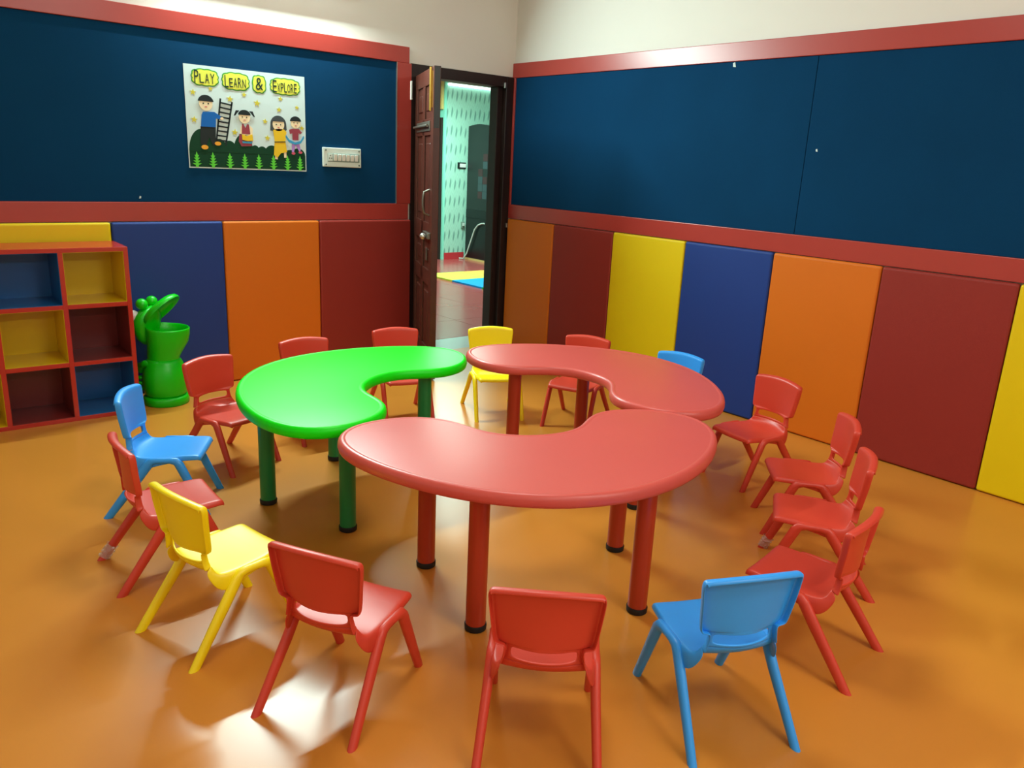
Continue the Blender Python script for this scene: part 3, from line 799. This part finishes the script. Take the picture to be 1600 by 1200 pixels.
# boy with hoop
h_ = cut('paper_child', [(848, 350), (880, 362), (936, 362), (966, 330), (944, 318), (934, 330), (930, 266), (878, 266), (876, 322), (854, 316)], 4, 'p_maroon')
cut('hoop', [(818, 306), (846, 268), (900, 246), (950, 262), (978, 308), (984, 288), (952, 240), (900, 226), (844, 244), (812, 290)], 5, 'p_sky', h_)
cut('trousers', [(872, 250), (934, 250), (950, 180), (936, 170), (904, 226), (886, 160), (868, 164)], 3, 'p_purple', h_)
cut('shoe', ell(882, 152, 18, 11, 10), 4, 'p_pink', h_); cut('shoe', ell(946, 162, 18, 11, 10), 4, 'p_pink', h_)
face(908, 412, 48, 'hair', h_, 'cap')

# ------------------------------------------------------------------ lamps: tube battens and hall panels
for i, (bx_, by_, bz_, fy_, pw_, cl_) in enumerate(BATTENS):
    lt = empty('tube_light', (bx_, by_, bz_))
    tag(lt, ['white tube light fixed high on the wall above the poster', 'white tube light on the wall behind the camera, towards the right', 'white tube light on the wall behind the camera, towards the left'][i], 'tube light', 'wall tube lights')
    y0, y1 = (-0.0, 0.04) if fy_ < 0 else (-0.04, 0.0)
    bm = bmesh.new(); add_box(bm, -0.62, 0.62, y0, y1, -0.022, 0.022, 0.004); bmesh_obj('housing', bm, 'white_plastic', lt)
    bm = bmesh.new(); add_box(bm, -0.59, 0.59, *( (-0.025, -0.0005) if fy_ < 0 else (0.0005, 0.025)), -0.004, 0.018, 0.003); bmesh_obj('diffuser', bm, 'tube', lt)
for i, (px_, py_, pw_) in enumerate(ROOM_PANELS):
    lt = empty('ceiling_light', (px_, py_, ROOM_Z)); tag(lt, ['square ceiling light above the three kidney tables', 'square ceiling light above and behind the camera'][i], 'ceiling light', 'room ceiling lights')
    bm = bmesh.new(); add_box(bm, -0.31, 0.31, -0.31, 0.31, -0.022, -0.0005, 0.004); bmesh_obj('frame', bm, 'white_plastic', lt)
    bm = bmesh.new(); add_box(bm, -0.285, 0.285, -0.285, 0.285, -0.025, -0.0225); bmesh_obj('diffuser', bm, 'tube', lt)
for i, (hx_, hy_, hp_) in enumerate(HALL_PANELS):
    lt = empty('ceiling_light', (hx_, hy_, 2.462)); tag(lt, ['square ceiling light of the room beyond, nearer the doorway', 'square ceiling light of the room beyond, nearer its far wall'][i], 'ceiling light', 'hall ceiling lights')
    bm = bmesh.new(); add_box(bm, -0.48, 0.48, -0.48, 0.48, -0.012, 0.036, 0.004); bmesh_obj('frame', bm, 'white_plastic', lt)
    bm = bmesh.new(); add_box(bm, -0.45, 0.45, -0.45, 0.45, -0.014, -0.0125); bmesh_obj('diffuser', bm, 'panel_glow', lt)

# ------------------------------------------------------------------ the room beyond the door
HXW0, HXW1, HYW = -1.6, 4.2, 4.75
bm = bmesh.new(); add_box(bm, DX0, DX1, 0.0, 0.335, -0.1, 0.0); struct(bmesh_obj('threshold', bm, 'marble'), 'pale marble door sill')
fh = bmesh.new(); add_box(fh, HXW0, HXW1, 0.336, 6.6, -0.12, -0.012)
fho = struct(bmesh_obj('floor_hall', fh, 'grout'), 'glossy red tiled floor beyond the doorway')
bm = bmesh.new(); add_box(bm, -0.298, 0.298, -0.298, 0.298, -0.012, 0.0); bmesh.ops.recalc_face_normals(bm, faces=bm.faces[:])
tme = bpy.data.meshes.new('tile'); bm.to_mesh(tme); bm.free()
for i in range(9):
    for j in range(10):
        x, y = HXW0 + 0.3 + 0.6 * i, 0.64 + 0.6 * j
        if x > HXW1 - 0.25: continue
        link('tile', tme, 'hall_tile', fho, loc=(x, y, 0))
bm = bmesh.new(); add_box(bm, 2.77, HXW1 + 0.1, HYW, HYW + 0.12, -0.1, 2.5); struct(bmesh_obj('wall_hall_far', bm, 'wallpaper'), 'mint wallpaper wall with dark wavy motifs')
bm = bmesh.new(); add_box(bm, 2.735, 2.7695, HYW + 0.0, 6.7, -0.1, 2.5); struct(bmesh_obj('wall_hall_return', bm, 'mint'))
bm = bmesh.new(); add_box(bm, HXW0, 2.735, 6.6, 6.7, -0.1, 2.5); struct(bmesh_obj('wall_hall_end', bm, 'hall_wall'))
bm = bmesh.new(); add_box(bm, HXW0 - 0.1, HXW0, 0.2, 6.7, -0.1, 2.5); struct(bmesh_obj('wall_hall_left', bm, 'hall_wall'))
bm = bmesh.new(); add_box(bm, HXW1, HXW1 + 0.1, 0.2, HYW, -0.1, 2.5); struct(bmesh_obj('wall_hall_right', bm, 'hall_wall'))
bm = bmesh.new(); add_box(bm, 0.2, HXW1 + 0.1, 0.1, 0.2, -0.1, 2.5); struct(bmesh_obj('wall_hall_near', bm, 'hall_wall'))
bm = bmesh.new(); add_box(bm, HXW0 - 0.1, HXW1 + 0.1, 0.2, 6.7, 2.5, 2.6); struct(bmesh_obj('ceiling_hall', bm, 'ceiling'))
box('baseboard_hall', 2.774, 3.128, HYW - 0.014, HYW - 0.001, 0.0, 0.10, 'skirting')['kind'] = 'structure'
cv = empty('cove_light', (3.4, HYW - 0.05, 2.43)); tag(cv, 'glowing strip light along the top of the mint wallpaper', 'strip light')
bm = bmesh.new(); add_box(bm, -0.62, 0.75, 0.0, 0.045, 0.03, 0.06); bmesh_obj('housing', bm, 'white_plastic', cv)
bm = bmesh.new(); add_box(bm, -0.62, 0.75, 0.004, 0.042, 0.004, 0.0295, 0.004); bmesh_obj('diffuser', bm, 'panel_glow', cv)
# second doorway on the return wall
d2 = empty('door_2', (2.735, 5.0, 0)); struct(d2, 'dark door frame at the left of the room beyond')
def d2p(name, y0, y1, z0, z1, t, mt):
    bm = bmesh.new(); add_box(bm, -t, -0.0005, y0 - 5.0, y1 - 5.0, z0, z1, 0.002, 1); return bmesh_obj(name, bm, mt, d2)
d2p('frame_post', 4.78, 4.86, 0, 2.0, 0.03, 'frame_wood'); d2p('frame_head', 4.862, 5.58, 1.92, 2.0, 0.03, 'frame_wood'); d2p('frame_post', 5.582, 5.66, 0, 2.0, 0.03, 'frame_wood')
d2p('door_panel', 4.862, 5.58, 0.01, 1.918, 0.012, 'dark_unit')
d2p('bolt_rod', 4.93, 4.945, 0.30, 1.85, 0.026, 'steel'); d2p('latch', 4.90, 4.96, 0.28, 0.36, 0.034, 'steel')
lc = empty('loft_cabinet', (2.735, 5.1, 2.11)); tag(lc, 'pale wooden cabinet high up beyond the doorway', 'cabinet')
bm = bmesh.new(); add_box(bm, -0.04, -0.001, -0.33, 0.5, 0, 0.385, 0.003); bmesh_obj('body', bm, 'pine', lc)
bm = bmesh.new(); add_box(bm, -0.052, -0.0405, -0.30, 0.07, 0.04, 0.35, 0.003); dd_ = bmesh_obj('cabinet_door', bm, 'pine', lc)
# dark kiosk against the wallpaper
ku = empty('dark_display_unit', (3.13, 4.70, 0)); tag(ku, 'tall dark grey unit with arched top beyond the doorway', 'cabinet')
KD, KWID = 0.50, 0.62
poly = [(0, 0.03), (0, 1.905)] + [(0 - KD * i / 10 , 1.905 + 0.03 * math.sin(math.pi * i / 10)) for i in range(1, 10)] + [(-KD, 1.905), (-KD, 0.03)]
bm = bmesh.new(); add_prism(bm, poly, 0.0, KWID, 'x'); bmesh_obj('body', bm, 'dark_unit', ku)
bm = bmesh.new(); add_box(bm, -0.012, -0.0005, -KD + 0.01, -0.01, 0.62, 0.74); bmesh_obj('niche', bm, 'black_unit', ku)
bm = bmesh.new(); add_box(bm, -0.008, -0.0005, -KD + 0.01, -0.01, 0.06, 0.618); bmesh_obj('lower_panel', bm, 'black_unit', ku)
bm = bmesh.new(); add_box(bm, -0.008, -0.0005, -KD + 0.01, -0.01, 0.742, 1.72); bmesh_obj('upper_panel', bm, 'dark_unit', ku)
bm = bmesh.new(); add_box(bm, 0.0, KWID, -KD, 0, 0.0, 0.0295); bmesh_obj('plinth', bm, 'pine', ku)
sq_ = 0
for iy, iz, mt in ((0, 6, 'tile_maroon'), (0, 5, 'tile_grey'), (1, 4, 'tile_maroon'), (0, 3, 'tile_maroon'), (1, 3, 'tile_grey'), (0, 2, 'tile_grey'), (1, 1, 'tile_maroon'), (0, 1, 'tile_grey'), (1, 2, 'tile_grey')):
    y1 = -KD + 0.03 + 0.10 * (1 - 0) - 0.10 * 0
    ya = -KD + 0.022 + 0.105 * iy; za = 0.80 + 0.105 * iz
    bm = bmesh.new(); add_box(bm, -0.011, -0.0085, ya, ya + 0.1, za, za + 0.1); bmesh_obj('colour_square', bm, mt, ku)
cb = sweep('power_cable', [(3.04, 4.725, 0.012), (3.07, 4.66, 0.014), (3.085, 4.60, 0.10), (3.09, 4.52, 0.28), (3.095, 4.44, 0.46), (3.10, 4.37, 0.53), (3.10, 4.28, 0.56), (3.10, 4.22, 0.565)], [0.011] * 8, 'cable', None, 8)
tag(cb, 'pale grey cable hanging down the dark unit', 'cable')
th = empty('wall_switch', (3.06, HYW, 1.31)); tag(th, 'white wall switch in a dark frame on the mint wallpaper', 'switch')
bm = bmesh.new(); add_box(bm, -0.08, 0.068, -0.012, -0.001, 0, 0.09, 0.003); bmesh_obj('surround', bm, 'dark_plastic', th)
bm = bmesh.new(); add_box(bm, -0.045, 0.066, -0.017, -0.0125, 0.02, 0.072, 0.002); bmesh_obj('switch_face', bm, 'white_plastic', th)
sk = empty('wall_socket', (3.095, HYW, 0.46)); tag(sk, 'small grey wall socket low on the mint wallpaper', 'socket')
bm = bmesh.new(); add_box(bm, -0.025, 0.025, -0.03, -0.001, 0, 0.09, 0.003); bmesh_obj('socket_plate', bm, 'switch_dark', sk)
bm = bmesh.new(); add_box(bm, -0.018, 0.018, -0.05, -0.0305, 0.03, 0.075, 0.004); bmesh_obj('plug', bm, 'cable', sk)
# foam mats
def foam(x0, y0, mt, lab):
    s = 0.588; bm = bmesh.new(); n = 6; pts = []
    def edge(ax, ay, bx, by):
        d = Vector((bx - ax, by - ay)); q = Vector((d.y, -d.x)).normalized() * 0.004
        for i in range(n * 2):
            t = i / (n * 2); k = -1 if i % 2 else 0
            pts.append((ax + d.x * t + q.x * k, ay + d.y * t + q.y * k))
    edge(0, 0, s, 0); edge(s, 0, s, s); edge(s, s, 0, s); edge(0, s, 0, 0)
    add_prism(bm, pts, 0.0, 0.02, 'z')
    tag(bmesh_obj('foam_mat', bm, mt, None, loc=(x0 + 0.001, y0 + 0.001, 0.0005)), lab, 'foam mat', 'foam mats beyond the door')
foam(1.57, 2.88, 'mat_yellow', 'yellow foam floor mat beyond the doorway')
foam(2.16, 2.88, 'mat_orange', 'orange foam floor mat beyond the doorway')
foam(1.57, 2.29, 'mat_blue', 'blue foam floor mat beyond the doorway')
foam(1.57, 1.70, 'mat_green', 'green foam floor mat beyond the doorway')
